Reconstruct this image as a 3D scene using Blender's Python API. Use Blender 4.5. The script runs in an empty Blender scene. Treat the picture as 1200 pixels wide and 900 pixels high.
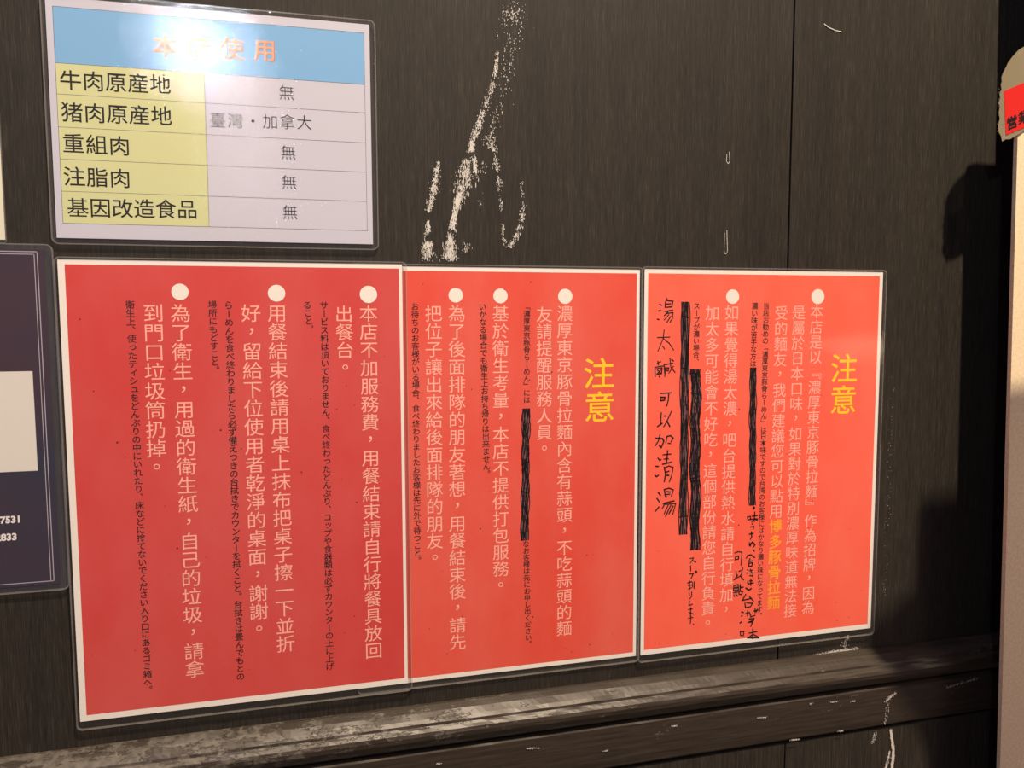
import bpy, bmesh, math, random
import numpy as np
from mathutils import Vector, Matrix, noise as mnoise
random.seed(7)
S = bpy.context.scene
COL = S.collection
# ------------------------------------------------------------------ camera
D = 0.7735                    # camera to wall, metres (A3 notices fix the scale)
H = 1.5                       # camera height
FPX = 928.4                   # focal length in pixels of a 1200 px wide frame
R = np.array([[0.96734229, 0.0236025, -0.25237239],
              [-0.25345954, 0.0795551, -0.96406911],
              [-0.00267693, 0.99655101, 0.08293929]])
cam = bpy.data.cameras.new('camera'); cam.sensor_width = 36; cam.lens = FPX / 1200 * 36
cam.clip_start = 0.01
co = bpy.data.objects.new('camera', cam); COL.objects.link(co)
co.matrix_world = Matrix.Translation((0, -D, H)) @ Matrix(R.tolist()).to_4x4()
S.camera = co
# ------------------------------------------------------------------ light
S.view_settings.view_transform = 'Standard'; S.view_settings.look = 'None'
S.view_settings.gamma = 1; S.view_settings.use_curve_mapping = False
S.view_settings.exposure = 0.0
w = bpy.data.worlds.new('world'); S.world = w; w.use_nodes = True
w.node_tree.nodes['Background'].inputs[0].default_value = (0.66, 0.42, 0.62, 1)
w.node_tree.nodes['Background'].inputs[1].default_value = 0.20
def lamp(name, loc, energy, color, radius):
    l = bpy.data.lights.new(name, 'POINT'); l.energy = energy; l.color = color; l.shadow_soft_size = radius
    o = bpy.data.objects.new(name, l); COL.objects.link(o); o.location = loc
    return o
LP = (0.69, -1.50, H + 2.64)     # lamp position, also used to size the things that cast the shadows on the right
lamp('warm_street_lamp', LP, 760, (1.0, 0.80, 0.58), 0.035)
lamp('warm_fill', (1.40, -0.95, H + 0.15), 11, (1.0, 0.72, 0.50), 0.25)  # unseen fill light added to brighten the right side
lamp('cool_lamp', (-0.21, -1.22, H + 0.615), 12, (0.80, 0.87, 1.0), 0.020)
lamp('cool_lamp_low', (-0.13, -1.30, H + 0.43), 0.8, (0.9, 0.93, 1.0), 0.012)
lamp('cool_lamp_lowest', (-0.12, -1.3, H + 0.33), 0.5, (0.9, 0.93, 1.0), 0.014)
lamp('pink_fill', (1.30, -0.36, H - 0.42), 1.0, (1.0, 0.60, 0.45), 0.04)  # unseen pink fill added to light the lower cream board

def P(px, py, dep=0.0):
    """the point of the plane `dep` metres in front of the wall that a photo pixel looks at"""
    r = R @ np.array([px - 600.0, -(py - 450.0), -FPX]); t = (D - dep) / r[1]
    return Vector((r[0] * t, -dep, r[2] * t + H))
# ------------------------------------------------------------------ materials
def mat(name, color, rough=0.6, spec=0.3, coat=0.0, metallic=0.0):
    m = bpy.data.materials.new(name); m.use_nodes = True
    b = m.node_tree.nodes['Principled BSDF']
    b.inputs['Base Color'].default_value = (*color, 1); b.inputs['Roughness'].default_value = rough
    b.inputs['Specular IOR Level'].default_value = spec; b.inputs['Coat Weight'].default_value = coat
    b.inputs['Metallic'].default_value = metallic
    return m
def nd(m, t, **k):
    n = m.node_tree.nodes.new(t)
    for a, v in k.items():
        if a in n.inputs: n.inputs[a].default_value = v
        else: setattr(n, a, v)
    return n
def ln(m, a, b): m.node_tree.links.new(a, b)
def coords(m, scale, loc=(0, 0, 0)):
    tc = nd(m, 'ShaderNodeTexCoord'); mp = nd(m, 'ShaderNodeMapping')
    mp.inputs['Scale'].default_value = scale; mp.inputs['Location'].default_value = loc
    ln(m, tc.outputs['Object'], mp.inputs['Vector']); return mp.outputs['Vector']
def noise(m, scale, detail=4, rough=0.6, loc=(0, 0, 0)):
    n = nd(m, 'ShaderNodeTexNoise'); n.inputs['Scale'].default_value = 1
    n.inputs['Detail'].default_value = detail; n.inputs['Roughness'].default_value = rough
    ln(m, coords(m, scale, loc), n.inputs['Vector']); return n.outputs['Fac']
def ramp(m, fac, stops):
    r = nd(m, 'ShaderNodeValToRGB')
    while len(r.color_ramp.elements) < len(stops): r.color_ramp.elements.new(0.5)
    for e, (p, c) in zip(r.color_ramp.elements, stops):
        e.position = p; e.color = (*c, 1) if len(c) == 3 else c
    ln(m, fac, r.inputs[0]); return r.outputs[0]
def mix(m, fac, a, b, mode='MIX'):
    n = nd(m, 'ShaderNodeMix', data_type='RGBA', blend_type=mode)
    for s, v in ((n.inputs[0], fac), (n.inputs[6], a), (n.inputs[7], b)):
        if hasattr(v, 'is_output'): ln(m, v, s)
        else: s.default_value = v if not isinstance(v, tuple) else (*v, 1)
    return n.outputs[2]
def bump(m, h, strength, dist, target):
    b = nd(m, 'ShaderNodeBump'); b.inputs['Strength'].default_value = strength
    b.inputs['Distance'].default_value = dist; ln(m, h, b.inputs['Height'])
    ln(m, b.outputs[0], target); return b

def wood(name, horizontal=False, dark=(0.0135, 0.0118, 0.0098), mid=(0.0245, 0.0212, 0.0174), light=(0.055, 0.048, 0.039)):
    m = mat(name, mid, 0.62, 0.25); b = m.node_tree.nodes['Principled BSDF']
    f = (lambda a, c: (c, a, a)) if horizontal else (lambda a, c: (a, a, c))
    fine = noise(m, f(1300, 42), 3, 0.75); mid_n = noise(m, f(330, 9), 4, 0.7); big = noise(m, f(28, 1.2), 3, 0.5)
    c1 = ramp(m, fine, [(0.30, dark), (0.52, mid), (0.74, light)])
    c2 = ramp(m, mid_n, [(0.35, (0.75, 0.75, 0.75)), (0.60, (1.1, 1.1, 1.08)), (0.74, (1.5, 1.46, 1.4))])
    c3 = ramp(m, big, [(0.3, (0.86, 0.86, 0.88)), (0.7, (1.15, 1.13, 1.08))])
    c = mix(m, 1.0, c1, c2, 'MULTIPLY'); c = mix(m, 1.0, c, c3, 'MULTIPLY')
    ln(m, c, b.inputs['Base Color'])
    bump(m, fine, 0.35, 0.0004, b.inputs['Normal'])
    return m
M_wood = wood('dark_wood_laminate')
M_lower = wood('dark_lower_boards', dark=(0.016, 0.014, 0.011), mid=(0.030, 0.026, 0.021), light=(0.06, 0.053, 0.044))
M_black = mat('black_groove', (0.004, 0.004, 0.004), 0.9, 0.1)

def rail_mat(name, amount, horiz=True):
    m = mat(name, (0.04, 0.03, 0.025), 0.42, 0.45); b = m.node_tree.nodes['Principled BSDF']
    g = noise(m, (14, 300, 300), 4, 0.7)
    base = ramp(m, g, [(0.3, (0.020, 0.015, 0.011)), (0.7, (0.050, 0.039, 0.029))])
    # peeled paint: ragged patches with their own outline, more of them at the left end of the rail
    n1 = noise(m, (34, 80, 80), 9, 0.78, (3.1, 0, 0)); 
    tc = nd(m, 'ShaderNodeTexCoord'); sx = nd(m, 'ShaderNodeSeparateXYZ'); ln(m, tc.outputs['Object'], sx.inputs[0])
    mr = nd(m, 'ShaderNodeMapRange'); ln(m, sx.outputs['X'], mr.inputs[0])
    mr.inputs[1].default_value = -0.25; mr.inputs[2].default_value = 0.40
    mr.inputs[3].default_value = amount; mr.inputs[4].default_value = -0.07
    ad = nd(m, 'ShaderNodeMath', operation='ADD'); ln(m, n1, ad.inputs[0]); ln(m, mr.outputs[0], ad.inputs[1])
    mask = ramp(m, ad.outputs[0], [(0.555, (0, 0, 0)), (0.575, (1, 1, 1))])
    sp = noise(m, (160, 160, 160), 2, 0.5)
    peel = ramp(m, sp, [(0.35, (0.060, 0.052, 0.043)), (0.65, (0.115, 0.102, 0.085))])
    c = mix(m, mask, base, peel)
    ln(m, c, b.inputs['Base Color'])
    bump(m, mask, 0.5, 0.0006, b.inputs['Normal'])
    return m
M_rail = rail_mat('worn_brown_rail_paint', 0.115)
M_apron = rail_mat('worn_apron_paint', -0.07)

def print_mat(name, color, haze=(0.9, 0.5, 0.42)):
    m = mat(name, color, 0.45, 0.2); b = m.node_tree.nodes['Principled BSDF']
    n = noise(m, (9, 9, 5), 5, 0.6, (random.random() * 9, 0, 0))
    k = ramp(m, n, [(0.35, (0, 0, 0)), (0.75, (0.16, 0.16, 0.16))])
    ln(m, mix(m, k, color, haze), b.inputs['Base Color'])
    return m
M_paper = mat('white_paper', (0.83, 0.80, 0.75), 0.6, 0.2)
M_menu_paper = mat('lilac_white_paper', (0.55, 0.56, 0.66), 0.6, 0.2)
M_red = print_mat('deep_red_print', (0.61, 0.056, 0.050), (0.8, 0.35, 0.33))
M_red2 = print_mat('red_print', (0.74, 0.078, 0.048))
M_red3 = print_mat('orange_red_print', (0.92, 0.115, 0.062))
M_white_ink = mat('pale_pink_lettering', (0.91, 0.46, 0.38), 0.6, 0.1)
M_dot = mat('white_dot_print', (0.82, 0.80, 0.74), 0.6, 0.1)
M_black_ink = mat('black_ink', (0.012, 0.010, 0.010), 0.5, 0.2)
M_marker = mat('black_marker', (0.010, 0.007, 0.009), 0.4, 0.3)
M_marker_grey = mat('marker_reflection_grey', (0.17, 0.075, 0.075), 0.4, 0.3)
M_yellow = mat('yellow_lettering', (0.93, 0.62, 0.02), 0.6, 0.1)
M_orange = mat('orange_lettering', (0.96, 0.40, 0.03), 0.6, 0.1)
M_blue = mat('sky_blue_print', (0.20, 0.43, 0.72), 0.6, 0.2)
M_cell = mat('pale_yellow_print', (0.60, 0.63, 0.34), 0.6, 0.2)
M_line = mat('grey_grid_line', (0.10, 0.10, 0.12), 0.6, 0.2)
M_hdr = mat('peach_lettering', (0.78, 0.40, 0.24), 0.6, 0.1)
M_hdr_edge = mat('red_letter_outline', (0.50, 0.10, 0.07), 0.6, 0.1)
M_navy = mat('navy_print', (0.022, 0.022, 0.045), 0.5, 0.2)
nb = M_navy.node_tree.nodes['Principled BSDF']
ln(M_navy, ramp(M_navy, noise(M_navy, (4, 4, 5), 2), [(0.35, (0.020, 0.022, 0.045)), (0.7, (0.050, 0.022, 0.032))]), nb.inputs['Base Color'])
M_navy_line = mat('silver_line', (0.42, 0.38, 0.46), 0.5, 0.3)
M_cream_paper = mat('cream_paper', (0.72, 0.70, 0.56), 0.6, 0.2)
M_paint = mat('white_paint_smear', (0.62, 0.60, 0.56), 0.7, 0.2)
M_speck = mat('dark_speck', (0.10, 0.015, 0.012), 0.7, 0.1)
M_board = mat('cream_board', (0.80, 0.66, 0.44), 0.6, 0.3)
bb = M_board.node_tree.nodes['Principled BSDF']
bump(M_board, noise(M_board, (500, 500, 500), 3), 0.5, 0.0004, bb.inputs['Normal'])
ln(M_board, ramp(M_board, noise(M_board, (300, 300, 300), 3), [(0.3, (0.70, 0.57, 0.38)), (0.7, (0.86, 0.72, 0.50))]), bb.inputs['Base Color'])
M_dark_paint = mat('plain_dark_paint', (0.03, 0.022, 0.02), 0.5, 0.3)
M_tag = mat('red_sticker', (0.62, 0.020, 0.018), 0.5, 0.2)
M_floor = mat('grey_concrete', (0.10, 0.095, 0.09), 0.8, 0.2)
fb = M_floor.node_tree.nodes['Principled BSDF']
ln(M_floor, ramp(M_floor, noise(M_floor, (9, 9, 9), 6), [(0.3, (0.07, 0.065, 0.06)), (0.7, (0.13, 0.12, 0.11))]), fb.inputs['Base Color'])

def film_mat(name, milk=0.02, bump_k=0.25, rough=0.10, milkcol=(0.6, 0.58, 0.55), scale=330.0, detail=2):
    m = bpy.data.materials.new(name); m.use_nodes = True; nt = m.node_tree; nt.nodes.clear()
    out = nd(m, 'ShaderNodeOutputMaterial'); tr = nd(m, 'ShaderNodeBsdfTransparent'); gl = nd(m, 'ShaderNodeBsdfGlossy')
    gl.inputs['Roughness'].default_value = rough; df = nd(m, 'ShaderNodeBsdfDiffuse'); df.inputs[0].default_value = (*milkcol, 1)
    lw = nd(m, 'ShaderNodeLayerWeight'); lw.inputs[0].default_value = 0.5      # Schlick's law, the same from both faces of the sheet
    pw = nd(m, 'ShaderNodeMath', operation='POWER'); ln(m, lw.outputs['Facing'], pw.inputs[0]); pw.inputs[1].default_value = 5
    fr = nd(m, 'ShaderNodeMath', operation='MULTIPLY_ADD'); ln(m, pw.outputs[0], fr.inputs[0]); fr.inputs[1].default_value = 0.95; fr.inputs[2].default_value = 0.045
    a = nd(m, 'ShaderNodeMixShader'); a.inputs[0].default_value = milk
    ln(m, tr.outputs[0], a.inputs[1]); ln(m, df.outputs[0], a.inputs[2])
    c = nd(m, 'ShaderNodeMixShader'); ln(m, fr.outputs[0], c.inputs[0]); ln(m, a.outputs[0], c.inputs[1]); ln(m, gl.outputs[0], c.inputs[2])
    ln(m, c.outputs[0], out.inputs[0])
    n1 = noise(m, (scale, scale, scale), detail, 0.7); n2 = noise(m, (22, 22, 14), 2, 0.5)
    b1 = nd(m, 'ShaderNodeBump'); b1.inputs['Strength'].default_value = bump_k; b1.inputs['Distance'].default_value = 0.0006; ln(m, n1, b1.inputs['Height'])
    b2 = nd(m, 'ShaderNodeBump'); b2.inputs['Strength'].default_value = 0.25; b2.inputs['Distance'].default_value = 0.002; ln(m, n2, b2.inputs['Height'])
    ln(m, b1.outputs[0], b2.inputs['Normal']); ln(m, b2.outputs[0], gl.inputs['Normal'])
    return m
M_film = film_mat('clear_laminate', 0.02, 0.235, 0.04, scale=380.0, detail=3)
M_film_calm = film_mat('clear_smooth_laminate', 0.012, 0.10, 0.12)
M_rim = film_mat('milky_laminate_edge', 0.20, 0.2, 0.25, (0.5, 0.47, 0.42))
M_tape = film_mat('yellowed_packing_tape', 0.72, 0.5, 0.25, (0.30, 0.26, 0.17), 200.0)
M_tape_wash = film_mat('thin_packing_tape', 0.06, 0.5, 0.2, (0.6, 0.5, 0.4), 200.0)

# ------------------------------------------------------------------ object helpers
def mesh_obj(name, verts, faces, m, parent=None, kind=None):
    me = bpy.data.meshes.new(name); me.from_pydata([tuple(v) for v in verts], [], faces); me.update()
    me.materials.append(m); o = bpy.data.objects.new(name, me); COL.objects.link(o)
    if parent is not None:
        o.parent = parent; o.location = -Vector(parent.location)
    if kind: o['kind'] = kind
    return o
def thing(name, label, cat, loc, group=None):
    o = bpy.data.objects.new(name, None); COL.objects.link(o); o.location = loc
    o.empty_display_size = 0.05; o['label'] = label; o['category'] = cat
    if group: o['group'] = group
    return o
def slab(name, outline, y0, y1, m, parent=None, kind=None):
    """prism: outline of (x,z) points between depths y0 (near the wall) and y1 (towards the viewer)"""
    n = len(outline)
    v = [(x, -y0, z) for x, z in outline] + [(x, -y1, z) for x, z in outline]
    f = [list(range(n))[::-1], list(range(n, 2 * n))] + [[i, (i + 1) % n, n + (i + 1) % n, n + i] for i in range(n)]
    o = mesh_obj(name, v, f, m, parent, kind)
    bm = bmesh.new(); bm.from_mesh(o.data); bmesh.ops.recalc_face_normals(bm, faces=bm.faces); bm.to_mesh(o.data); bm.free()
    return o
def rect(x0, z0, x1, z1): return [(x0, z0), (x1, z0), (x1, z1), (x0, z1)]
def rrect(x0, z0, x1, z1, r, n=6):
    p = []
    for cx, cz, a0 in ((x1 - r, z0 + r, -90), (x1 - r, z1 - r, 0), (x0 + r, z1 - r, 90), (x0 + r, z0 + r, 180)):
        for i in range(n + 1):
            a = math.radians(a0 + 90 * i / n); p.append((cx + r * math.cos(a), cz + r * math.sin(a)))
    return p
def ring(name, outer, inner, y0, y1, m, parent):
    n = len(outer)
    v = [(x, -y0, z) for x, z in outer] + [(x, -y0, z) for x, z in inner] + [(x, -y1, z) for x, z in outer] + [(x, -y1, z) for x, z in inner]
    f = []
    for i in range(n):
        j = (i + 1) % n
        f += [[2 * n + i, 2 * n + j, 3 * n + j, 3 * n + i], [i, j, 2 * n + j, 2 * n + i], [n + j, n + i, 3 * n + i, 3 * n + j]]
    return mesh_obj(name, v, f, m, parent)
def box(name, x0, x1, y0, y1, z0, z1, m, parent=None, bevel=0.0, kind=None):
    bm = bmesh.new(); bmesh.ops.create_cube(bm, size=1)
    for v in bm.verts:
        v.co = Vector(((x0 + x1) / 2 + v.co.x * (x1 - x0), (y0 + y1) / 2 + v.co.y * (y1 - y0), (z0 + z1) / 2 + v.co.z * (z1 - z0)))
    if bevel: bmesh.ops.bevel(bm, geom=bm.edges[:], offset=bevel, segments=2, affect='EDGES', profile=0.5)
    me = bpy.data.meshes.new(name); bm.to_mesh(me); bm.free(); me.materials.append(m)
    o = bpy.data.objects.new(name, me); COL.objects.link(o)
    if parent is not None: o.parent = parent; o.location = -Vector(parent.location)
    if kind: o['kind'] = kind
    return o

# ------------------------------------------------------------------ lettering
_glyph = {}
_tc = bpy.data.curves.new('lettering_source', 'FONT'); _tc.size = 1; _tc.resolution_u = 3
_to = bpy.data.objects.new('lettering_source', _tc); COL.objects.link(_to)
def glyph(ch, off):
    k = (ch, off)
    if k not in _glyph:
        _tc.body = ch; _tc.offset = off; _to.update_tag(); bpy.context.view_layer.update()
        me = bpy.data.meshes.new_from_object(_to.evaluated_get(bpy.context.evaluated_depsgraph_get()))
        v = np.array([(a.co.x, a.co.y) for a in me.vertices]) if len(me.vertices) else np.zeros((0, 2))
        f = [tuple(p.vertices) for p in me.polygons]; bpy.data.meshes.remove(me)
        if off > 0:          # a thickened outline that no longer fills: take a lighter weight
            ar = lambda v, f: sum(abs(np.dot(v[list(p)][:, 0], np.roll(v[list(p)][:, 1], 1)) - np.dot(v[list(p)][:, 1], np.roll(v[list(p)][:, 0], 1))) for p in f)
            g0 = glyph(ch, 0.0)
            if len(g0[0]) and ar(v, f) < ar(*g0) * (1 + 12 * off):
                o2 = round(off - 0.004, 4)
                _glyph[k] = glyph(ch, o2 if o2 > 0.001 else 0.0); return _glyph[k]
        _glyph[k] = (v, f)
    return _glyph[k]
ROT = 'ー「」『』（）'
def put_glyph(acc, ch, c, u, v, off, vertical=True):
    """c centre (x,z); u, v: em vectors to the right and upwards"""
    if ch in ' \u3000': return
    g, f = glyph(ch, off)
    if not len(g): return
    q = g - np.array([0.5, 0.38])
    if vertical:
        if ch in ROT: q = np.stack([q[:, 1], -q[:, 0]], 1)
        elif ch in '，。':
            q = q - (q.min(0) + q.max(0)) / 2 + (np.array([0.0, 0.05]) if acc['cn'] else np.array([0.3, 0.3]))
        elif ch == '、': q = q - (q.min(0) + q.max(0)) / 2 + np.array([0.28, 0.3])
        elif ch in 'ょゃっッィュェ': q = q + np.array([0.08, 0.08])
    b = len(acc['v'])
    for a in q: acc['v'].append((c[0] + a[0] * u[0] + a[1] * v[0], acc['y'], c[1] + a[0] * u[1] + a[1] * v[1]))
    acc['f'] += [tuple(i + b for i in p) for p in f]
def column(name, txt, a, b, dep, m, parent, em=0.95, off=0.0, cn=True, width=1.0, label=None):
    """vertical line of writing whose first and last character centres are the photo points a and b"""
    A = P(*a, dep); B = P(*b, dep); n = len(txt); acc = {'v': [], 'f': [], 'y': -dep, 'cn': cn}
    pitch = (A - B).length / max(1, n - 1); e = em * pitch
    for i, ch in enumerate(txt):
        t = i / max(1, n - 1); c = A.lerp(B, t)
        put_glyph(acc, ch, (c.x, c.z), (e * width, 0), (0, e), off)
    o = mesh_obj(name, acc['v'], acc['f'], m, parent)
    if label: o['label'] = label
    return o
def row(name, txt, a, b, size, dep, m, parent, off=0.0, label=None, dx=0, dz=0):
    A = P(*a, dep); B = P(*b, dep); n = len(txt); acc = {'v': [], 'f': [], 'y': -dep, 'cn': True}
    for i, ch in enumerate(txt):
        c = A.lerp(B, i / max(1, n - 1)); put_glyph(acc, ch, (c.x + dx, c.z + dz), (size, 0), (0, size), off, False)
    o = mesh_obj(name, acc['v'], acc['f'], m, parent)
    if label: o['label'] = label
    return o
def ribbon(acc, pts, wd):
    for (x0, z0), (x1, z1) in zip(pts, pts[1:]):
        d = Vector((x1 - x0, z1 - z0))
        if d.length < 1e-7: continue
        d.normalize(); n = Vector((-d.y, d.x)) * wd / 2; e = d * wd * 0.35
        b = len(acc['v'])
        for qx, qz in ((x0 - e.x + n.x, z0 - e.y + n.y), (x0 - e.x - n.x, z0 - e.y - n.y), (x1 + e.x - n.x, z1 + e.y - n.y), (x1 + e.x + n.x, z1 + e.y + n.y)):
            acc['v'].append((qx, acc['y'], qz))
        acc['f'].append((b, b + 1, b + 2, b + 3))
def strokes(name, chars, ox, oy, s, dep, wd, parent, label=None):
    acc = {'v': [], 'f': [], 'y': -dep}
    for st in chars:
        pts = [P(ox + x / s, oy + y / s, dep) for x, y in st]
        fine = []
        for i, (p, q) in enumerate(zip(pts, pts[1:])):
            for k in range(3):
                t = p.lerp(q, k / 3); j = 0.00006
                fine.append((t.x + random.uniform(-j, j), t.z + random.uniform(-j, j)))
        fine.append((pts[-1].x, pts[-1].z)); ribbon(acc, fine, wd * random.uniform(1.1, 1.5))
    o = mesh_obj(name, acc['v'], acc['f'], M_marker, parent)
    if label: o['label'] = label
    return o
def strikeout(a, b, wpx, dep, parent, gaps=0.5):
    A = P(*a, dep); B = P(*b, dep); w_ = (P(a[0] + wpx, a[1], dep) - A).x
    root = None
    for layer in range(2):
        acc = {'v': [], 'f': [], 'y': -dep - layer * 0.00006}
        if layer == 0:      # marker base under the strokes, its grey painted in for reflected light
            n = 60; L = []; Rr = []
            for i in range(n + 1):
                t = i / n; c = A.lerp(B, t)
                L.append((c.x - w_ / 2 * random.uniform(0.8, 1.0), c.z)); Rr.append((c.x + w_ / 2 * random.uniform(0.8, 1.0), c.z))
            v = [(x, acc['y'], z) for x, z in L + Rr]; m_ = n + 1
            root = mesh_obj('crossing_out', v, [(i, i + 1, m_ + i + 1, m_ + i) for i in range(n)], M_marker_grey, parent)
            root['label'] = 'heavy black marker bar over a printed line'
        else:
            for k in range(13):
                off = (k / 12 - 0.5) * w_; pts = []; ph = random.random() * 6; n = 50; skip = False
                for i in range(n + 1):
                    t = i / n; c = A.lerp(B, t)
                    pts.append((c.x + off * (0.9 + 0.12 * math.sin(t * 9 + ph)) + w_ * 0.10 * math.sin(t * 23 + ph * 3) + random.uniform(-1, 1) * w_ * 0.03, c.z))
                run = []
                for p in pts:
                    if random.random() < gaps * 0.22 and 2 < k < 11:
                        if len(run) > 1: ribbon(acc, run, w_ * 0.12)
                        run = []
                    else: run.append(p)
                if len(run) > 1: ribbon(acc, run, w_ * 0.115)
            for i in range(3):
                c = A.lerp(B, random.random()); ribbon(acc, [(c.x - w_ * .45, c.z + random.uniform(-.002, .002)), (c.x + w_ * .45, c.z + random.uniform(-.002, .002))], w_ * 0.14)
            o = mesh_obj('marker_stroke', acc['v'], acc['f'], M_marker, parent); o.parent = root; o.location = (0, 0, 0)
    return root
def disc(name, c, rpx, dep, m, parent):
    C = P(*c, dep); r = (P(c[0] + rpx, c[1], dep) - C).x * 0.96
    out = [(C.x + r * math.cos(a), C.z + r * math.sin(a)) for a in [2 * math.pi * i / 28 for i in range(28)]]
    return mesh_obj(name, [(x, -dep, z) for x, z in out], [list(range(28))], m, parent)

# ------------------------------------------------------------------ the setting
X0, X1 = -1.1, 1.9
SEAM = P(930, 60).x
ZT = H - 0.391
wall = mesh_obj('wall_back', [(X0, 0.03, 0), (X1, 0.03, 0), (X1, 0.03, 2.7), (X0, 0.03, 2.7)], [(0, 1, 2, 3)], M_black, None, 'structure')
panels = [(X0, -0.71), (-0.709, SEAM - 0.0010), (SEAM + 0.0010, X1)]
for a, b in panels:
    box('panel', a, b, 0.0, 0.028, H - 0.43, 2.7, M_wood, wall, 0.0008)
low = [P(640, 895).x, P(911, 880).x]
cuts = [X0, -0.45, low[0] - 0.36, low[1], X1]
for a, b in zip(cuts, cuts[1:]):
    box('lower_panel', a + 0.0008, b - 0.0008, -0.0150, 0.028, 0.02, H - 0.4835, M_lower, wall, 0.0008)
floor = mesh_obj('floor', [(-2.5, -3.5, 0), (3, -3.5, 0), (3, 0.03, 0), (-2.5, 0.03, 0)], [(0, 1, 2, 3)], M_floor, None, 'structure')

def moulding(name, prof, m, n=420, chip=0.0004):
    v = []; f = []; k = len(prof); rnd = random.Random(3)
    for i in range(n + 1):
        x = X0 + (X1 - X0) * i / n
        for j, (d, z) in enumerate(prof):
            a = chip * (math.sin(x * 41 + j) * 0.5 + math.sin(x * 113 + j * 2) * 0.35) + rnd.uniform(-1, 1) * chip * 0.12
            if j in (0, k - 1): a = 0
            v.append((x, -d - a, H + z + a))
    for i in range(n):
        for j in range(k - 1): f.append((i * k + j, (i + 1) * k + j, (i + 1) * k + j + 1, i * k + j + 1))
    o = mesh_obj(name, v, f, m, None, 'structure'); return o
moulding('trim_1', [(0.0, -0.3905), (0.003, -0.391), (0.010, -0.3945), (0.016, -0.399), (0.0190, -0.4020), (0.0197, -0.4045), (0.0215, -0.4062),
                    (0.0240, -0.4085), (0.0252, -0.4120), (0.0248, -0.4165), (0.0228, -0.4210), (0.0195, -0.4255), (0.0155, -0.4285), (0.006, -0.4297), (0.0, -0.4300)], M_rail)
moulding('trim_2', [(0.0, -0.4308), (0.016, -0.4312), (0.0195, -0.433), (0.0200, -0.45), (0.0198, -0.468), (0.0188, -0.4765), (0.017, -0.4788), (0.0, -0.479)], M_apron, chip=0.00025)

# white paint smears and chips on the wall (one mesh per smear, ragged flakes)
def smear(parent, path, widths, dens, dep=0.0004, name='paint_smear', hmin=0.0006, hmax=0.004, m=M_paint, slant=0.0):
    acc = {'v': [], 'f': [], 'y': -dep}
    pts = [P(x, y, dep) for x, y in path]
    for (p, q), (w0, w1), dn in zip(zip(pts, pts[1:]), zip(widths, widths[1:]), dens):
        L = (p - q).length; n = int(L / 0.001 * dn)
        for _ in range(n):
            t = random.random(); c = p.lerp(q, t); ww = (w0 + (w1 - w0) * t) * 0.0008
            if name == 'paint_smear' and L > 0.006 and mnoise.noise(Vector((c.x * 900, 3, c.z * 110))) < random.uniform(-0.42, -0.02): continue
            x = c.x + random.gauss(0, 0.40) * ww; h = random.uniform(hmin, hmax) * random.random() + hmin * 0.5; b_ = random.uniform(0.0001, 0.0004)
            sl = random.uniform(-.15, .15) * h + slant * h; b = len(acc['v'])
            z = c.z + random.gauss(0, 0.22) * ww
            for dx, dz in ((-b_, -h * .3), (0, -h / 2), (b_, -h * .2), (b_ * .8, h * .3), (0.00005, h / 2), (-b_ * .7, h * .25)):
                acc['v'].append((x + dx + sl * dz / h, -dep - random.uniform(0, 0.00008), z + dz))
            acc['f'].append(tuple(range(b, b + 6)))
    return mesh_obj(name, acc['v'], acc['f'], m, parent, 'stuff')
smear(wall, [(599, -2), (598, 12), (600, 23)], [20, 22, 16], [14, 9])
smear(wall, [(600, 25), (596, 45), (598, 66)], [20, 22, 16], [2.0, 2.0], hmax=.003)
smear(wall, [(583, 62), (579, 95), (567, 130), (556, 160), (551, 178)], [3, 4, 6, 6, 4], [6, 5, 9, 7])
smear(wall, [(603, 55), (592, 85), (585, 125), (580, 145), (572, 175)], [8, 14, 16, 10, 8], [1.6, 1.6, 3.2, 1.4], hmax=.003)
smear(wall, [(572, 160), (578, 172)], [12, 8], [9], hmax=.003)
smear(wall, [(552, 165), (555, 185), (559, 208)], [2, 4, 2], [12, 12])
smear(wall, [(547, 188), (544, 215), (535, 245)], [6, 14, 5], [14, 13], hmax=.006)
smear(wall, [(541, 215), (533, 250), (528, 280), (527, 304)], [4, 4, 6, 11], [13, 14, 24], hmax=.006)
smear(wall, [(578, 172), (585, 215), (588, 250), (591, 286)], [7, 4, 2, 4], [5, 2.2, 3])
smear(wall, [(565, 190), (565, 240)], [10, 6], [1.2])
smear(wall, [(596, 292), (608, 272), (613, 250), (611, 212)], [6, 5, 5, 2], [7, 7, 1.5])
smear(wall, [(514, 190), (508, 225), (502, 248)], [3, 7, 4], [12, 9])
smear(wall, [(502, 258), (501, 280), (500.5, 304)], [2, 6, 11], [8, 24], hmax=.005)
smear(wall, [(546, 285), (547, 296)], [7, 7], [3])
for c in ((853.3, 178, 192), (850.5, 270, 298)):     # two thin dried drips with an open loop
    acc = {'v': [], 'f': [], 'y': -0.0005}
    pts = [P(c[0] - 1.5, c[1] + 3, .0005), P(c[0] - 2, c[2] - 3, .0005), P(c[0], c[2], .0005), P(c[0] + 2, c[2] - 3, .0005), P(c[0] + 1.3, c[1], .0005)]
    ribbon(acc, [(p.x, p.z) for p in pts], 0.0005); mesh_obj('paint_drip', acc['v'], acc['f'], M_paint, wall)
acc = {'v': [], 'f': [], 'y': -0.0008}
ribbon(acc, [(p.x, p.z) for p in [P(x, y, .0008) for x, y in ((966, 28), (971, 32), (979, 35.5), (986, 37))]], 0.0006)
mesh_obj('stray_hair', acc['v'], acc['f'], mat('white_hair', (0.8, 0.78, 0.7)), wall)
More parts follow.
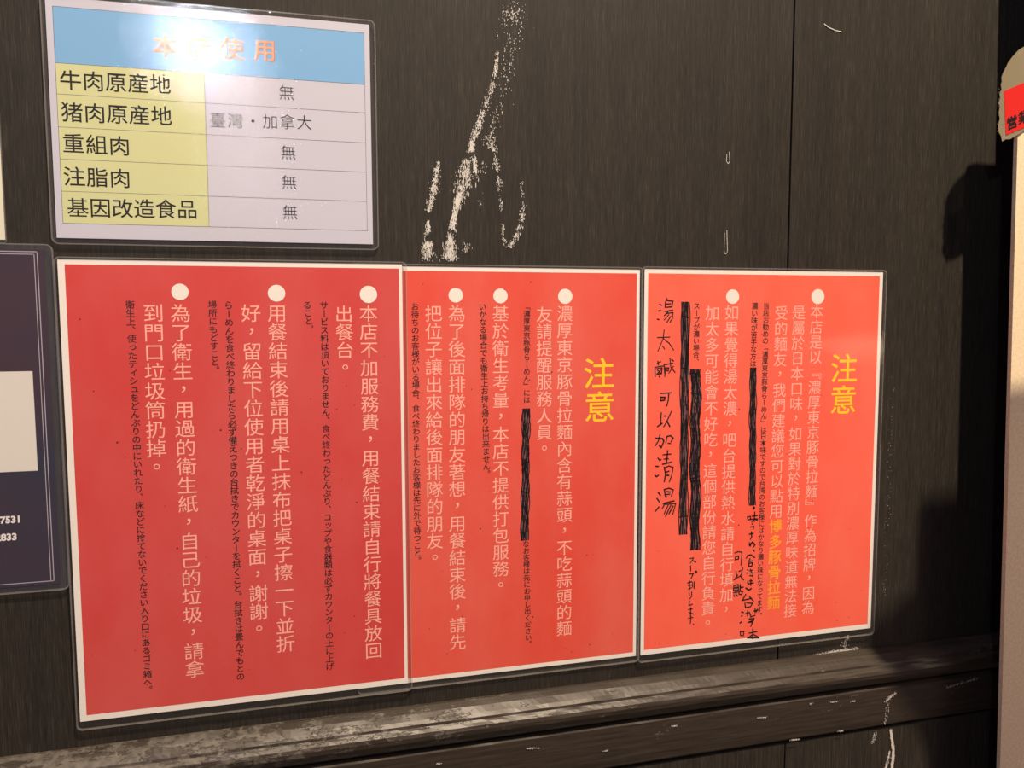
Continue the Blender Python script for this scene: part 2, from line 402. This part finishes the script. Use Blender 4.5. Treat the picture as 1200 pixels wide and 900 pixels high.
# paint run below the rail and chips on the apron
smear(wall, [(1044, 856), (1047, 880), (1045, 905)], [2.2, 2.2, 2.6], [26, 26], dep=0.0158, name='paint_run', hmax=.006)
smear(wall, [(1043, 880), (1037, 905)], [1.5, 3], [8], dep=0.0158, name='paint_run')
smear(wall, [(1026, 857), (1022, 872)], [5, 3], [3], dep=0.0158, name='paint_run')
tr = bpy.data.objects['trim_2']
for x, y, wd in ((977, 823, 3), (1000, 822, 2.5), (985, 857, 3), (932, 867, 5), (790, 851, 3), (950, 825, 1.5), (710, 880, 2), (515, 895, 2), (625, 877, 7), (893, 841, 5)):
    smear(tr, [(x - wd, y), (x + wd, y - .5)], [2.6, 2.2], [7], dep=0.0208, name='paint_chip', hmin=.0004, hmax=.0015)
smear(tr, [(1038, 822), (1049, 812)], [5, 4], [7], dep=0.0208, name='paint_chip', hmax=.003)
smear(tr, [(1041, 825), (1037, 848)], [5, 3], [2], dep=0.0208, name='paint_chip', hmax=.003)
smear(tr, [(1110, 806), (1118, 803), (1135, 798), (1145, 795)], [5, 5, 4, 6], [3, 2, 3], dep=0.0208, name='paint_chip', hmax=.002)
t1 = bpy.data.objects['trim_1']
smear(wall, [(952, 769), (975, 764), (1005, 761)], [4, 5, 10], [9, 14], dep=0.0008, name='plaster_smear', hmin=.0006, hmax=.002)
smear(wall, [(988, 758), (994, 745)], [8, 6], [6], dep=0.0008, name='plaster_smear', hmax=.002)

# ------------------------------------------------------------------ notices
def notice(name, label, cat, x0, z0, x1, z1, base, paper_m, film=(0.004, 0.008, 0.005, 0.003), film_m=M_film_calm, r=0.005, group=None, rim=0.0011):
    t = thing(name, label, cat, ((x0 + x1) / 2, -base, z0), group)
    slab('paper', rect(x0, z0, x1, z1), base + 0.0004, base + 0.0007, paper_m, t)
    l, b_, rr, tp = film
    out = rrect(x0 - l, z0 - b_, x1 + rr, z1 + tp, r)
    slab('plastic_film', out, base + 0.0002, base + 0.0016, film_m, t)
    inn = rrect(x0 - l + rim, z0 - b_ + rim, x1 + rr - rim, z1 + tp - rim, max(r - rim, 0.0005))
    ring('film_edge', out, inn, base + 0.0001, base + 0.0019, M_rim, t)['label'] = 'milky sealed edge of the laminate'
    return t, base
FR = 'red notices in a row on the dark wall'
def specks(t, xa, za, xb, zb, dep, n, seed):
    rnd = random.Random(seed); v = []; f = []
    for _ in range(n):
        x = rnd.uniform(xa, xb); z = rnd.uniform(za, zb) if rnd.random() < .5 else za + (zb - za) * rnd.random() ** 2
        r = rnd.uniform(.0002, .0007) * rnd.choice((.6, 1, 1, 1.5)); b = len(v)
        for k in range(6):
            a = k * math.pi / 3; v.append((x + r * math.cos(a) * rnd.uniform(.6, 1.2), -dep, z + r * math.sin(a) * rnd.uniform(.6, 1.2)))
        f.append(tuple(range(b, b + 6)))
    mesh_obj('dirt_speck', v, f, M_speck, t, 'stuff')
WI = dict(m=M_white_ink, em=0.97, off=-0.010)

# --- left notice
B1 = 0.0040; d = B1 + 0.0007
tl = P(67, 304, d); br = P(476, 803, d); bl = P(94, 846, d)
ax0, ax1 = tl.x, P(471, 309, d).x; az1, az0 = P(67, 304, d).z, bl.z
n1, _ = notice('notice_sign', 'red laminated notice, leftmost and widest shown of three, three white bullet dots', 'sign', ax0, az0, ax1, az1, B1, M_paper, film=(0.003, 0.008, 0.0045, 0.0025), group=FR)
mx = 0.0045
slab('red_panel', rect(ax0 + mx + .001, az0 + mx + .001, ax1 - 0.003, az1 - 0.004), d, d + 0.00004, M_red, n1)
d1 = d + 0.0001
for c in ((431.8, 345), (324.1, 343.6), (210.9, 342)): disc('bullet_dot', c, 10.6, d1, M_dot, n1)
def wc(t, txt, a, b, dd, **k): column('text_column', txt, a, b, dd, k.get('m', M_white_ink), t, k.get('em', 0.99), k.get('off', 0.0), width=k.get('wd', 1.03))
def bc(t, txt, a, b, dd): column('small_text_column', txt, a, b, dd, M_black_ink, t, 1.03, 0.012, cn=False, width=1.0)
wc(n1, '本店不加服務費，用餐結束請自行將餐具放回', (431.8, 366.9), (438, 762.3), d1)
wc(n1, '出餐台。', (403.1, 367.8), (404.7, 431.3), d1)
wc(n1, '用餐結束後請用桌上抹布把桌子擦一下並折', (324.7, 366.9), (334.7, 754.5), d1)
wc(n1, '好，留給下位使用者乾淨的桌面，謝謝。', (294.2, 366.9), (303.8, 737.4), d1)
wc(n1, '為了衛生，用過的衛生紙，自己的垃圾，請拿', (211.5, 366.9), (228.2, 784.3), d1)
wc(n1, '到門口垃圾筒扔掉。', (179.8, 366.9), (183.7, 548), d1)
bc(n1, 'サービス料は頂いておりません、食べ終わったどんぶり、コップや食器類は必ずカウンターの上に上げ', (379.8, 357.6), (386.6, 781), d1)
bc(n1, 'ること。', (360.2, 357.6), (362.7, 385.6), d1)
bc(n1, 'らーめんを食べ終わりましたら必ず備えつきの台拭きでカウンターを拭くこと。台拭きは畳んでもとの', (267.8, 357.6), (281.8, 792.8), d1)
bc(n1, '場所にもどすこと。', (248.9, 357), (252.3, 433.8), d1)
bc(n1, '衛生上、使ったティシュをどんぶりの中にいれたり、床などに捨てないでください入り口にあるゴミ箱へ。', (152.4, 357), (173.8, 808.5), d1)
specks(n1, ax0 + .01, az0 + .01, ax1 - .01, az1 - .01, d1 + .00008, 60, 1)

# --- middle notice (its left edge lies under the left one)
B2 = 0.0012; d = B2 + 0.0007
bx1 = P(750, 316, d).x; bx0 = bx1 - 0.294; bz1 = P(750, 316, d).z; bz0 = P(750, 768, d).z
n2, _ = notice('notice_sign', 'red laminated notice in the middle, its left side tucked behind the left notice', 'sign', bx0, bz0, bx1, bz1, B2, M_paper, film=(0.003, 0.0065, 0.0035, 0.0025), group=FR)
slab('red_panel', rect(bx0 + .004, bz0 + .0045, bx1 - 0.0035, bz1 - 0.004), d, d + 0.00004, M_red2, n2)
d2 = d + 0.0001
for c in ((662.4, 347.3), (586.5, 346.8), (534, 346)): disc('bullet_dot', c, 8.7, d2, M_dot, n2)
column('title_text', '注意', (701.9, 437.4), (702.7, 476.6), d2, M_yellow, n2, 0.97, 0.006, width=1.04, label='large yellow heading lettering')
wc(n2, '濃厚東京豚骨拉麵內含有蒜頭，不吃蒜頭的麵', (661.9, 367.3), (661.2, 736.4), d2)
wc(n2, '友請提醒服務人員。', (637.9, 368.6), (638, 526), d2)
wc(n2, '基於衛生考量，本店不提供打包服務。', (586.7, 367.3), (587, 686), d2)
wc(n2, '為了後面排隊的朋友著想，用餐結束後，請先', (535.3, 367.3), (536.4, 752.3), d2)
wc(n2, '把位子讓出來給後面排隊的朋友。', (508, 367.3), (509.9, 654), d2)
bc(n2, '「濃厚東京豚骨らーめん」には', (617.4, 359.3), (617.4, 468.6), d2)
bc(n2, 'が苦手な方はスープのうすめをなお客様は先にお申し出ください。'[0:0] + 'なお客様は先にお申し出ください。', (616.4, 637.5), (619.3, 755), d2)
bc(n2, 'いかなる場合でも衛生上お持ち帰りは出来ません。', (565.4, 359.3), (570.5, 555.4), d2)
bc(n2, 'お待ちのお客様がいる場合、食べ終わりましたお客様は先に外で待つこと。', (486.3, 359.3), (489.4, 657), d2)
strikeout((616.6, 479), (615, 633), 9, d2 + .00006, n2, 0.9)
specks(n2, P(490, 400, d).x, bz0 + .01, bx1 - .01, bz1 - .01, d2 + .00008, 45, 2)

# --- right notice
B3 = 0.0036; d = B3 + 0.0007
cx0 = P(755.5, 317, d).x; cx1 = P(1035, 319, d).x; cz1 = P(1035, 319, d).z; cz0 = P(1020, 736, d).z
n3, _ = notice('notice_sign', 'red laminated notice on the right with handwriting and four marker cross-outs', 'sign', cx0, cz0, cx1, cz1, B3, M_paper, film=(0.0035, 0.008, 0.0045, 0.0025), group=FR)
n3['label'] = 'rightmost red laminated notice, with black handwriting and marker cross-outs'
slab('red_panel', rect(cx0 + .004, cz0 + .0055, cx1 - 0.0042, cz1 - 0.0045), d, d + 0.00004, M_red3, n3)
d3 = d + 0.0001
for c in ((958.5, 347.6), (858.6, 347.6)): disc('bullet_dot', c, 7.9, d3, M_dot, n3)
column('title_text', '注意', (989.2, 431.4), (988.4, 468.4), d3, M_yellow, n3, 0.97, 0.006, width=1.04, label='large yellow heading lettering')
wc(n3, '本店是以『濃厚東京豚骨拉麵』作為招牌，因為', (957.2, 365), (947, 712), d3)
wc(n3, '是屬於日本口味，如果對於特別濃厚味道無法接', (936.3, 366), (926, 715.5), d3)
# third line: white, then the orange dish name, then a full stop
full = '受的麵友，我們建議您可以點用博多豚骨拉麵。'; a, b = (915.8, 366.7), (906, 724); n = len(full) - 1
def at(i): return (a[0] + (b[0] - a[0]) * i / n, a[1] + (b[1] - a[1]) * i / n)
k = full.index('博')
wc(n3, full[:k], at(0), at(k - 1), d3)
column('orange_text', full[k:-1], at(k), at(n - 1), d3, M_orange, n3, 0.97, 0.012, label='orange lettering inside the white line')
wc(n3, '如果覺得湯太濃，吧台提供熱水請自行填加，', (857.6, 366), (851, 715), d3)
wc(n3, '加太多可能會不好吃，這個部份請您自行負責。', (835, 366.7), (829.5, 730.5), d3)
bc(n3, '当店お勧めの「濃厚東京豚骨らーめん」は日本味ですので台湾のお客様にはかなり濃い味になってます。', (898, 358.6), (889.9, 721.7), d3)
bc(n3, '濃い味が苦手な方は', (884.6, 358.6), (882.6, 426), d3)
bc(n3, 'スープが濃い場合、', (816.7, 358.6), (815.6, 424), d3)
strikeout((882.6, 431), (881.6, 592), 7.5, d3 + .00006, n3, 0.25)
strikeout((815.4, 433), (814.2, 644), 11.5, d3 + .00006, n3, 0.8)
strikeout((803.3, 354), (800.8, 626), 9.5, d3 + .00006, n3, 0.9)
dh = d3 + 0.0001
big = [[[130,145],[105,135]],[[120,195],[95,198]],[[85,278],[102,282]],[[180,80],[162,115],[160,165],[225,160]],[[180,100],[235,105],[225,160]],[[172,133],[215,130]],[[155,205],[235,190]],[[190,205],[150,245]],[[170,225],[235,215],[230,270],[205,310]],[[195,235],[150,285]],[[215,250],[175,310]],
 [[85,455],[205,450]],[[150,380],[140,470],[90,585]],[[140,465],[200,510],[242,575]],[[135,535],[155,565]],
 [[90,682],[95,715]],[[85,700],[120,685]],[[62,740],[65,830]],[[62,740],[150,725],[155,800]],[[75,755],[130,745],[125,800],[80,805]],[[85,765],[120,800]],[[120,765],[85,800]],[[100,825],[108,835]],[[160,740],[160,800],[155,830]],[[150,715],[235,700]],[[205,650],[215,740],[255,790]],[[240,730],[195,795]],[[222,665],[240,680]],[[172,745],[195,745],[190,775],[172,770],[172,745]]]
L = 'black handwriting added by hand'
strokes('handwriting', big, 760, 340, 8.186, dh, 0.0009, n3, L)
big2 = [[[140,160],[270,152]],[[238,160],[232,240],[215,308]],[[145,200],[140,245]],[[145,205],[192,205],[188,238],[145,245]],
 [[150,385],[140,530]],[[105,548],[160,510]],[[185,425],[210,425]],[[268,372],[215,490],[178,550]],[[215,480],[250,548]],
 [[85,685],[165,690],[180,720],[150,795],[125,770]],[[135,645],[115,720],[78,775]],[[205,740],[215,665],[260,655],[290,685],[265,725]],[[230,745],[262,748]]]
strokes('handwriting', big2, 760, 445, 10, dh, 0.0011, n3, L)
big3 = [[[110,115],[130,145],[150,135]],[[85,213],[118,216]],[[75,320],[95,335],[118,318]],[[170,80],[265,70]],[[225,30],[210,180]],[[180,130],[235,125]],[[165,190],[270,165]],[[185,225],[200,300],[185,395]],[[185,235],[240,210],[288,225],[275,310],[245,395]],[[205,285],[240,270]],[[205,320],[240,320]],
 [[115,520],[140,555]],[[98,590],[130,635]],[[85,738],[122,690]],[[185,485],[200,575],[215,570]],[[185,485],[240,470],[290,490],[268,570]],[[215,510],[255,515]],[[205,545],[250,540]],[[170,650],[300,620]],[[195,650],[160,710]],[[200,660],[320,650],[285,775]],[[230,670],[185,770]],[[262,670],[200,800]],[[290,680],[240,770]]]
strokes('handwriting', big3, 760, 525, 10, dh, 0.0011, n3, L)
s4 = [[[310,150],[315,195],[345,185],[345,150],[310,160]],[[365,150],[425,140]],[[350,185],[430,180]],[[395,100],[390,210]],[[385,185],[360,215]],[[400,180],[425,200]],[[360,235],[375,243]],[[345,275],[385,265],[380,300]],[[330,360],[380,350]],[[355,330],[360,390],[345,420]],[[330,455],[345,500]],[[365,450],[340,500],[330,480],[375,455],[398,485],[375,515]],[[375,540],[392,560]],
 [[295,640],[315,610],[350,600],[395,635]],[[340,645],[325,680],[375,670]],[[325,700],[370,695],[360,735],[325,735],[325,700]],[[310,775],[318,782]],[[300,820],[312,812]],[[335,790],[375,780]],[[345,770],[355,800]],[[340,815],[375,810],[370,850],[335,845]],
 [[160,580],[200,565],[245,570],[235,725]],[[170,620],[165,660],[205,650],[205,615],[170,625]],[[175,790],[185,850]],[[195,840],[170,870]],[[255,755],[240,830],[225,850],[150,895]],[[225,845],[265,895]],[[210,795],[235,785]],[[380,40],[395,50],[385,65],[375,50],[380,40]]]
strokes('handwriting', s4, 845, 590, 10, dh, 0.0010, n3, L)
s5 = [[[310,120],[320,150]],[[330,110],[370,105]],[[325,140],[380,130]],[[350,90],[350,160]],[[290,190],[325,215],[355,195]],[[150,160],[145,220]],[[150,160],[200,150],[205,215],[150,220]],[[175,155],[175,260]],[[155,190],[205,185]],[[145,245],[210,235]],[[150,270],[155,290]],[[175,270],[195,285]],[[225,150],[225,220]],[[225,185],[260,180]],[[215,225],[255,235],[240,270],[210,260],[215,225]],
 [[290,265],[250,335],[345,315]],[[335,290],[380,345]],[[280,365],[285,420],[345,410],[370,370],[300,365]],[[240,470],[262,478]],[[238,520],[248,515]],[[222,600],[240,588]],[[290,490],[330,475]],[[310,460],[310,520]],[[335,480],[350,520]],[[380,460],[430,450]],[[400,430],[400,480]],[[415,470],[425,440]],[[345,530],[400,510]],[[330,555],[385,545],[380,570],[315,595]],[[330,590],[370,590],[350,640]],
 [[225,700],[228,745],[262,750],[268,705],[225,700]],[[325,720],[425,700]],[[310,775],[445,775]],[[372,670],[372,785]],[[365,740],[320,775]],[[380,735],[435,765]]]
strokes('handwriting', s5, 845, 670, 10, dh, 0.0011, n3, L)
s6 = [[[152,350],[180,345],[155,385]],[[170,365],[198,378]],[[157,405],[158,445]],[[148,468],[178,465],[160,500]],[[190,448],[200,445],[203,455],[193,460],[190,448]],[[135,535],[165,525]],[[150,520],[148,590]],[[138,555],[165,550]],[[140,580],[165,570]],[[172,530],[172,565]],[[185,525],[183,575]],[[145,605],[148,630]],[[165,600],[165,635],[150,655]],[[148,670],[145,705],[170,695]],[[140,735],[170,730]],[[145,755],[180,770]],[[158,720],[155,785]],[[140,800],[175,795]],[[160,785],[155,840]],[[175,845],[182,850]]]
strokes('handwriting', s6, 785, 600, 6.433, dh, 0.0009, n3, L)
smear(wall, [(1046, 440), (1042, 560), (1036, 700)], [7, 8, 7], [0.35, 0.35], name='dust_fleck', hmin=.0003, hmax=.0009)
specks(n3, cx0 + .01, cz0 + .01, cx1 - .01, cz1 - .01, d3 + .00008, 35, 3)

# --- the origin table (white notice, top left)
B4 = 0.0020; d = B4 + 0.0007
mx0, mz1 = P(52.6, -1, d).x, P(432.9, 29, d).z; mx1, mz0 = P(435, 160, d).x, P(437.3, 286.3, d).z
n4, _ = notice('table_sign', 'laminated white notice with blue heading band and yellow rows above the left red notice', 'sign', mx0, mz0, mx1, mz1, B4, M_menu_paper, film=(0.004, 0.0055, 0.0055, 0.004), film_m=M_film, r=0.006)
tx0 = P(66, 100, d).x; tx1 = P(428.5, 160, d).x; tz1 = P(425.4, 38.6, d).z; dv = P(242, 170, d).x
rows = [P(x, y, d).z for x, y in ((65.6, 73.5), (67.3, 110), (69, 148.6), (70.8, 186.3), (73, 224), (74.2, 261.5))]
slab('heading_band', rect(tx0, rows[0], tx1, tz1), d, d + .00003, M_blue, n4)['label'] = 'sky blue heading band'
for za, zb in zip(rows, rows[1:]): slab('row_cell', rect(tx0, zb, dv, za), d, d + .00003, M_cell, n4)
acc = {'v': [], 'f': [], 'y': -(d + .00006)}
for z in rows + [tz1]: ribbon(acc, [(tx0, z), (tx1, z)], 0.00035)
for x, zt in ((tx0, tz1), (tx1, tz1), (dv, rows[0])): ribbon(acc, [(x, zt), (x, rows[-1])], 0.00035)
mesh_obj('grid_line', acc['v'], acc['f'], M_line, n4)
d4 = d + 0.0001
sz = abs(P(180, 55, d).x - P(208, 55, d).x)
row('heading_text', '本店使用', (193, 53), (310.3, 58.7), sz * 1.04, d4, M_hdr_edge, n4, 0.012, dx=.0004, dz=-.0004, label='red-edged orange heading')
row('heading_text_fill', '本店使用', (193, 53), (310.3, 58.7), sz * 1.04, d4 + .00004, M_hdr, n4, 0.008, label='peach fill of the heading')
s1 = abs(P(82.7, 93, d).x - P(187.9, 99, d).x) / 4 * 1.0
for txt, a, b in (('牛肉原産地', (82.7, 94), (187.9, 98.5)), ('猪肉原産地', (84.4, 131.5), (189.3, 135.6)), ('重組肉', (86.1, 168), (140.1, 170.8)), ('注脂肉', (87.1, 206.7), (140.8, 209)), ('基因改造食品', (91.2, 243.2), (219.4, 245.3))):
    row('row_text', txt, a, b, s1, d4, M_black_ink, n4, 0.006)
s2 = s1 * 0.80
for txt, a, b in (('無', (335.9, 108.6), (335.9, 108.6)), ('臺灣・加拿大', (255.2, 140.8), (356.7, 143.5)), ('無', (337.9, 178.7), (337.9, 178.7)), ('無', (338.9, 213.5), (338.9, 213.5)), ('無', (340, 248.7), (340, 248.7))):
    row('cell_text', txt, a, b, s2, d4, M_black_ink, n4, -0.008)

# --- navy notice at the left edge of the view
B5 = 0.0030; d = B5 + 0.0007
nx1 = P(70, 560, d).x; nz1, nz0 = P(40, 292, d).z, P(60, 684.5, d).z
n5, _ = notice('navy_sign', 'dark navy laminated card with silver double border at the left edge', 'sign', nx1 - 0.21, nz0, nx1 - .0035, nz1, B5, M_navy, film=(0.004, 0.0058, 0.0075, 0.0045), film_m=film_mat('wavy_laminate', 0.03, 0.8, 0.22, (0.45, 0.5, 0.6), 120.0), r=0.006)
acc = {'v': [], 'f': [], 'y': -(d + .00005)}
oz1, oz0 = P(40, 295, d).z, P(63, 680.5, d).z; ox = P(63.3, 680, d).x; ix = P(59.8, 680, d).x
ribbon(acc, [(ox, oz0), (ox, oz1), (ox - .2, oz1)], .0007); ribbon(acc, [(ix, oz0), (ix, oz1 - .0022), (ix - .2, oz1 - .0022)], .0006)
ribbon(acc, [(ox - .2, oz0), (ox, oz0)], .0007)
mesh_obj('silver_border', acc['v'], acc['f'], M_navy_line, n5)
slab('white_box', rect(nx1 - .17, P(44, 551.5, d).z, P(41, 490, d).x, P(37.8, 435, d).z), d, d + .00005, mat('plain_white_box', (.70, .68, .63)), n5)['label'] = 'blank white rectangle'
def latin(name, txt, right, hpx, dep, parent):
    A = P(*right, dep); hh = (P(right[0], right[1] - hpx, dep) - A).z; g, f = glyph(txt, 0.04)
    sc = hh / 0.73; q = g * sc; q = q - np.array([q[:, 0].max(), hh / 2])
    return mesh_obj(name, [(A.x + a_, -dep, A.z + b_) for a_, b_ in q], f, mat('white_number', (.8, .78, .78)), parent)
latin('number_text', '-7531', (23, 608), 8, d + .0001, n5); latin('number_text', '-2833', (19.5, 628.5), 8, d + .0001, n5)

# --- sliver of a cream card, top left
B6 = 0.0020; d = B6 + 0.0007
qx = P(6.3, 281, d).x; qz = P(6, 281, d).z
n6, _ = notice('cream_card', 'narrow sliver of a cream card cut off by the left edge, above the navy card', 'sign', qx - 0.15, qz, qx, qz + 0.112, B6, M_cream_paper, film=(.003, .003, .0012, .003), r=.002, rim=.0006)

# ------------------------------------------------------------------ cream board and taped sticker at the right edge
DB = 0.070
e0 = P(1195.5, 58, DB); e1 = P(1172, 900, DB)
sl = (e1.x - e0.x) / (e1.z - e0.z)
def ex(z): return e0.x + sl * (z - e0.z)
bd = thing('cream_board', 'tall cream textured board standing at the right edge of the view', 'board', (ex(0) + .15, -DB + .003, 0))
slab('board_face', [(ex(0.03), 0.03), (ex(0.03) + .32, 0.03), (ex(e0.z) + .32, e0.z + .002), (ex(e0.z) + .012, e0.z + .002), (ex(e0.z) + .003, e0.z - .002), (ex(e0.z - .012), e0.z - .012)], DB - 0.005, DB, M_board, bd)
box('foot', ex(0) + .03, ex(0) + .07, -DB - .12, -DB - .0005, 0.0, 0.03, M_dark_paint, bd, .003)
box('foot', ex(0) + .24, ex(0) + .28, -DB - .12, -DB - .0005, 0.0, 0.03, M_dark_paint, bd, .003)
# unseen upright added further right to cast the shadow strip beside the board
tS = P(1170.5, 0); kS = P(1166, 200); s_ = (tS.x - kS.x) / (tS.z - kS.z)
dirv = Vector((LP[0] - tS.x, LP[1], LP[2] - tS.z)); f_ = 0.055 / -LP[1]
px_t = tS.x + dirv.x * f_; 
def pxx(z): return px_t + s_ * (z - tS.z - dirv.z * f_) + 0.000
caster = thing('shadow_upright', 'unseen upright post just outside the right edge, behind the cream board', 'caster', (pxx(0) + .04, -.055, 0))
slab('upright_body', [(pxx(0), 0), (pxx(0) + .09, 0), (pxx(2.3) + .09, 2.3), (pxx(2.3), 2.3)], 0.05, 0.06, M_dark_paint, caster)
# soft low shadow: unseen shape added between lamp and wall, outlined to cast it
LPV = Vector(LP)
def cast(px, py, dep):
    s = P(px, py); t = dep / -LP[1]; q = s.lerp(LPV, t); return (q.x, q.z)
DC = 0.30
outl = [cast(1200, 566, DC), cast(1118, 577, DC), cast(1076, 584, DC), cast(1073, 640, DC), cast(1072, 690, DC), cast(1045, 714, DC), cast(1019, 727, DC), cast(1036, 770, DC), cast(1062, 800, DC), cast(1078, 840, DC), cast(1075, 900, DC)]
zb = outl[-1][1]
outl = outl[::-1]
right_x = cast(1200, 566, DC)[0] + 0.10
sb = thing('shadow_blocker', 'unseen dark bag hung outside the right edge, between lamp and wall', 'blocker', (outl[0][0] + .1, -DC, H - .25))
slab('blocker_body', [(outl[0][0] + .01, outl[0][1] - .25), (right_x, outl[0][1] - .25), (right_x, outl[-1][1])][0:0] + [(outl[0][0], outl[0][1] - .12)] + outl + [(right_x, outl[-1][1]), (right_x, outl[0][1] - .12)], DC, DC + .03, M_dark_paint, sb)
slab('blocker_hanger', rect(right_x - .05, outl[-1][1] - .01, right_x - .03, 2.7), DC + .012, DC + .018, M_dark_paint, sb)

# taped red sticker
TD = DB + 0.0015
def poly_px(pts, dep): return [(q.x, q.z) for q in [P(1150 + x / 6.42, 40 + y / 6.42, dep) for x, y in pts]]
ts = thing('taped_sticker', 'red sticker under ragged yellowed packing tape on the cream board', 'sticker', (e0.x + .01, -TD, e0.z - .04))
edge = [(560, 40), (400, 60), (321, 95), (285, 115), (260, 140), (230, 175), (200, 215), (185, 250), (165, 285), (150, 325), (152, 360), (146, 385), (150, 420), (135, 450), (142, 480), (128, 520), (138, 545), (130, 590), (137, 640), (124, 690), (130, 740), (145, 765), (155, 808), (180, 792), (215, 790), (300, 740), (321, 722), (560, 620)]
o = slab('tape', poly_px(edge, TD)[::-1], TD, TD + .0004, M_tape, ts); o['label'] = 'ragged translucent packing tape'
slab('red_label', poly_px([(170, 430), (321, 365), (560, 262), (575, 590), (321, 705), (186, 760)], TD + .0008), TD + .0006, TD + .0008, M_tag, ts)
acc = {'v': [], 'f': [], 'y': -(TD + .0010), 'cn': True}
for ch, (gx, gy) in (('営', (232, 665)), ('業', (318, 622)), ('中', (404, 580))):
    def q(x, y): return P(1150 + x / 6.42, 40 + y / 6.42, TD + .001)
    c = q(gx, gy); u = q(gx + 82, gy - 34) - c; v_ = q(gx - 6, gy - 98) - c
    put_glyph(acc, ch, (c.x, c.z), (u.x, u.z), (v_.x, v_.z), 0.035, False)
mesh_obj('sticker_text', acc['v'], acc['f'], M_black_ink, ts)
# frayed threads of tape along its left edge
acc = {'v': [], 'f': [], 'y': -(TD + .0003)}
for i in range(26):
    y = random.uniform(330, 780); x = 140 + random.uniform(-8, 12)
    a = P(1150 + x / 6.42, 40 + y / 6.42, TD); b = P(1150 + (x - random.uniform(6, 22)) / 6.42, 40 + (y + random.uniform(-14, 18)) / 6.42, TD)
    ribbon(acc, [(a.x, a.z), (b.x, b.z)], .00022)
mesh_obj('frayed_edge', acc['v'], acc['f'], M_tape, ts, 'stuff')

bpy.data.objects.remove(_to); bpy.data.curves.remove(_tc)
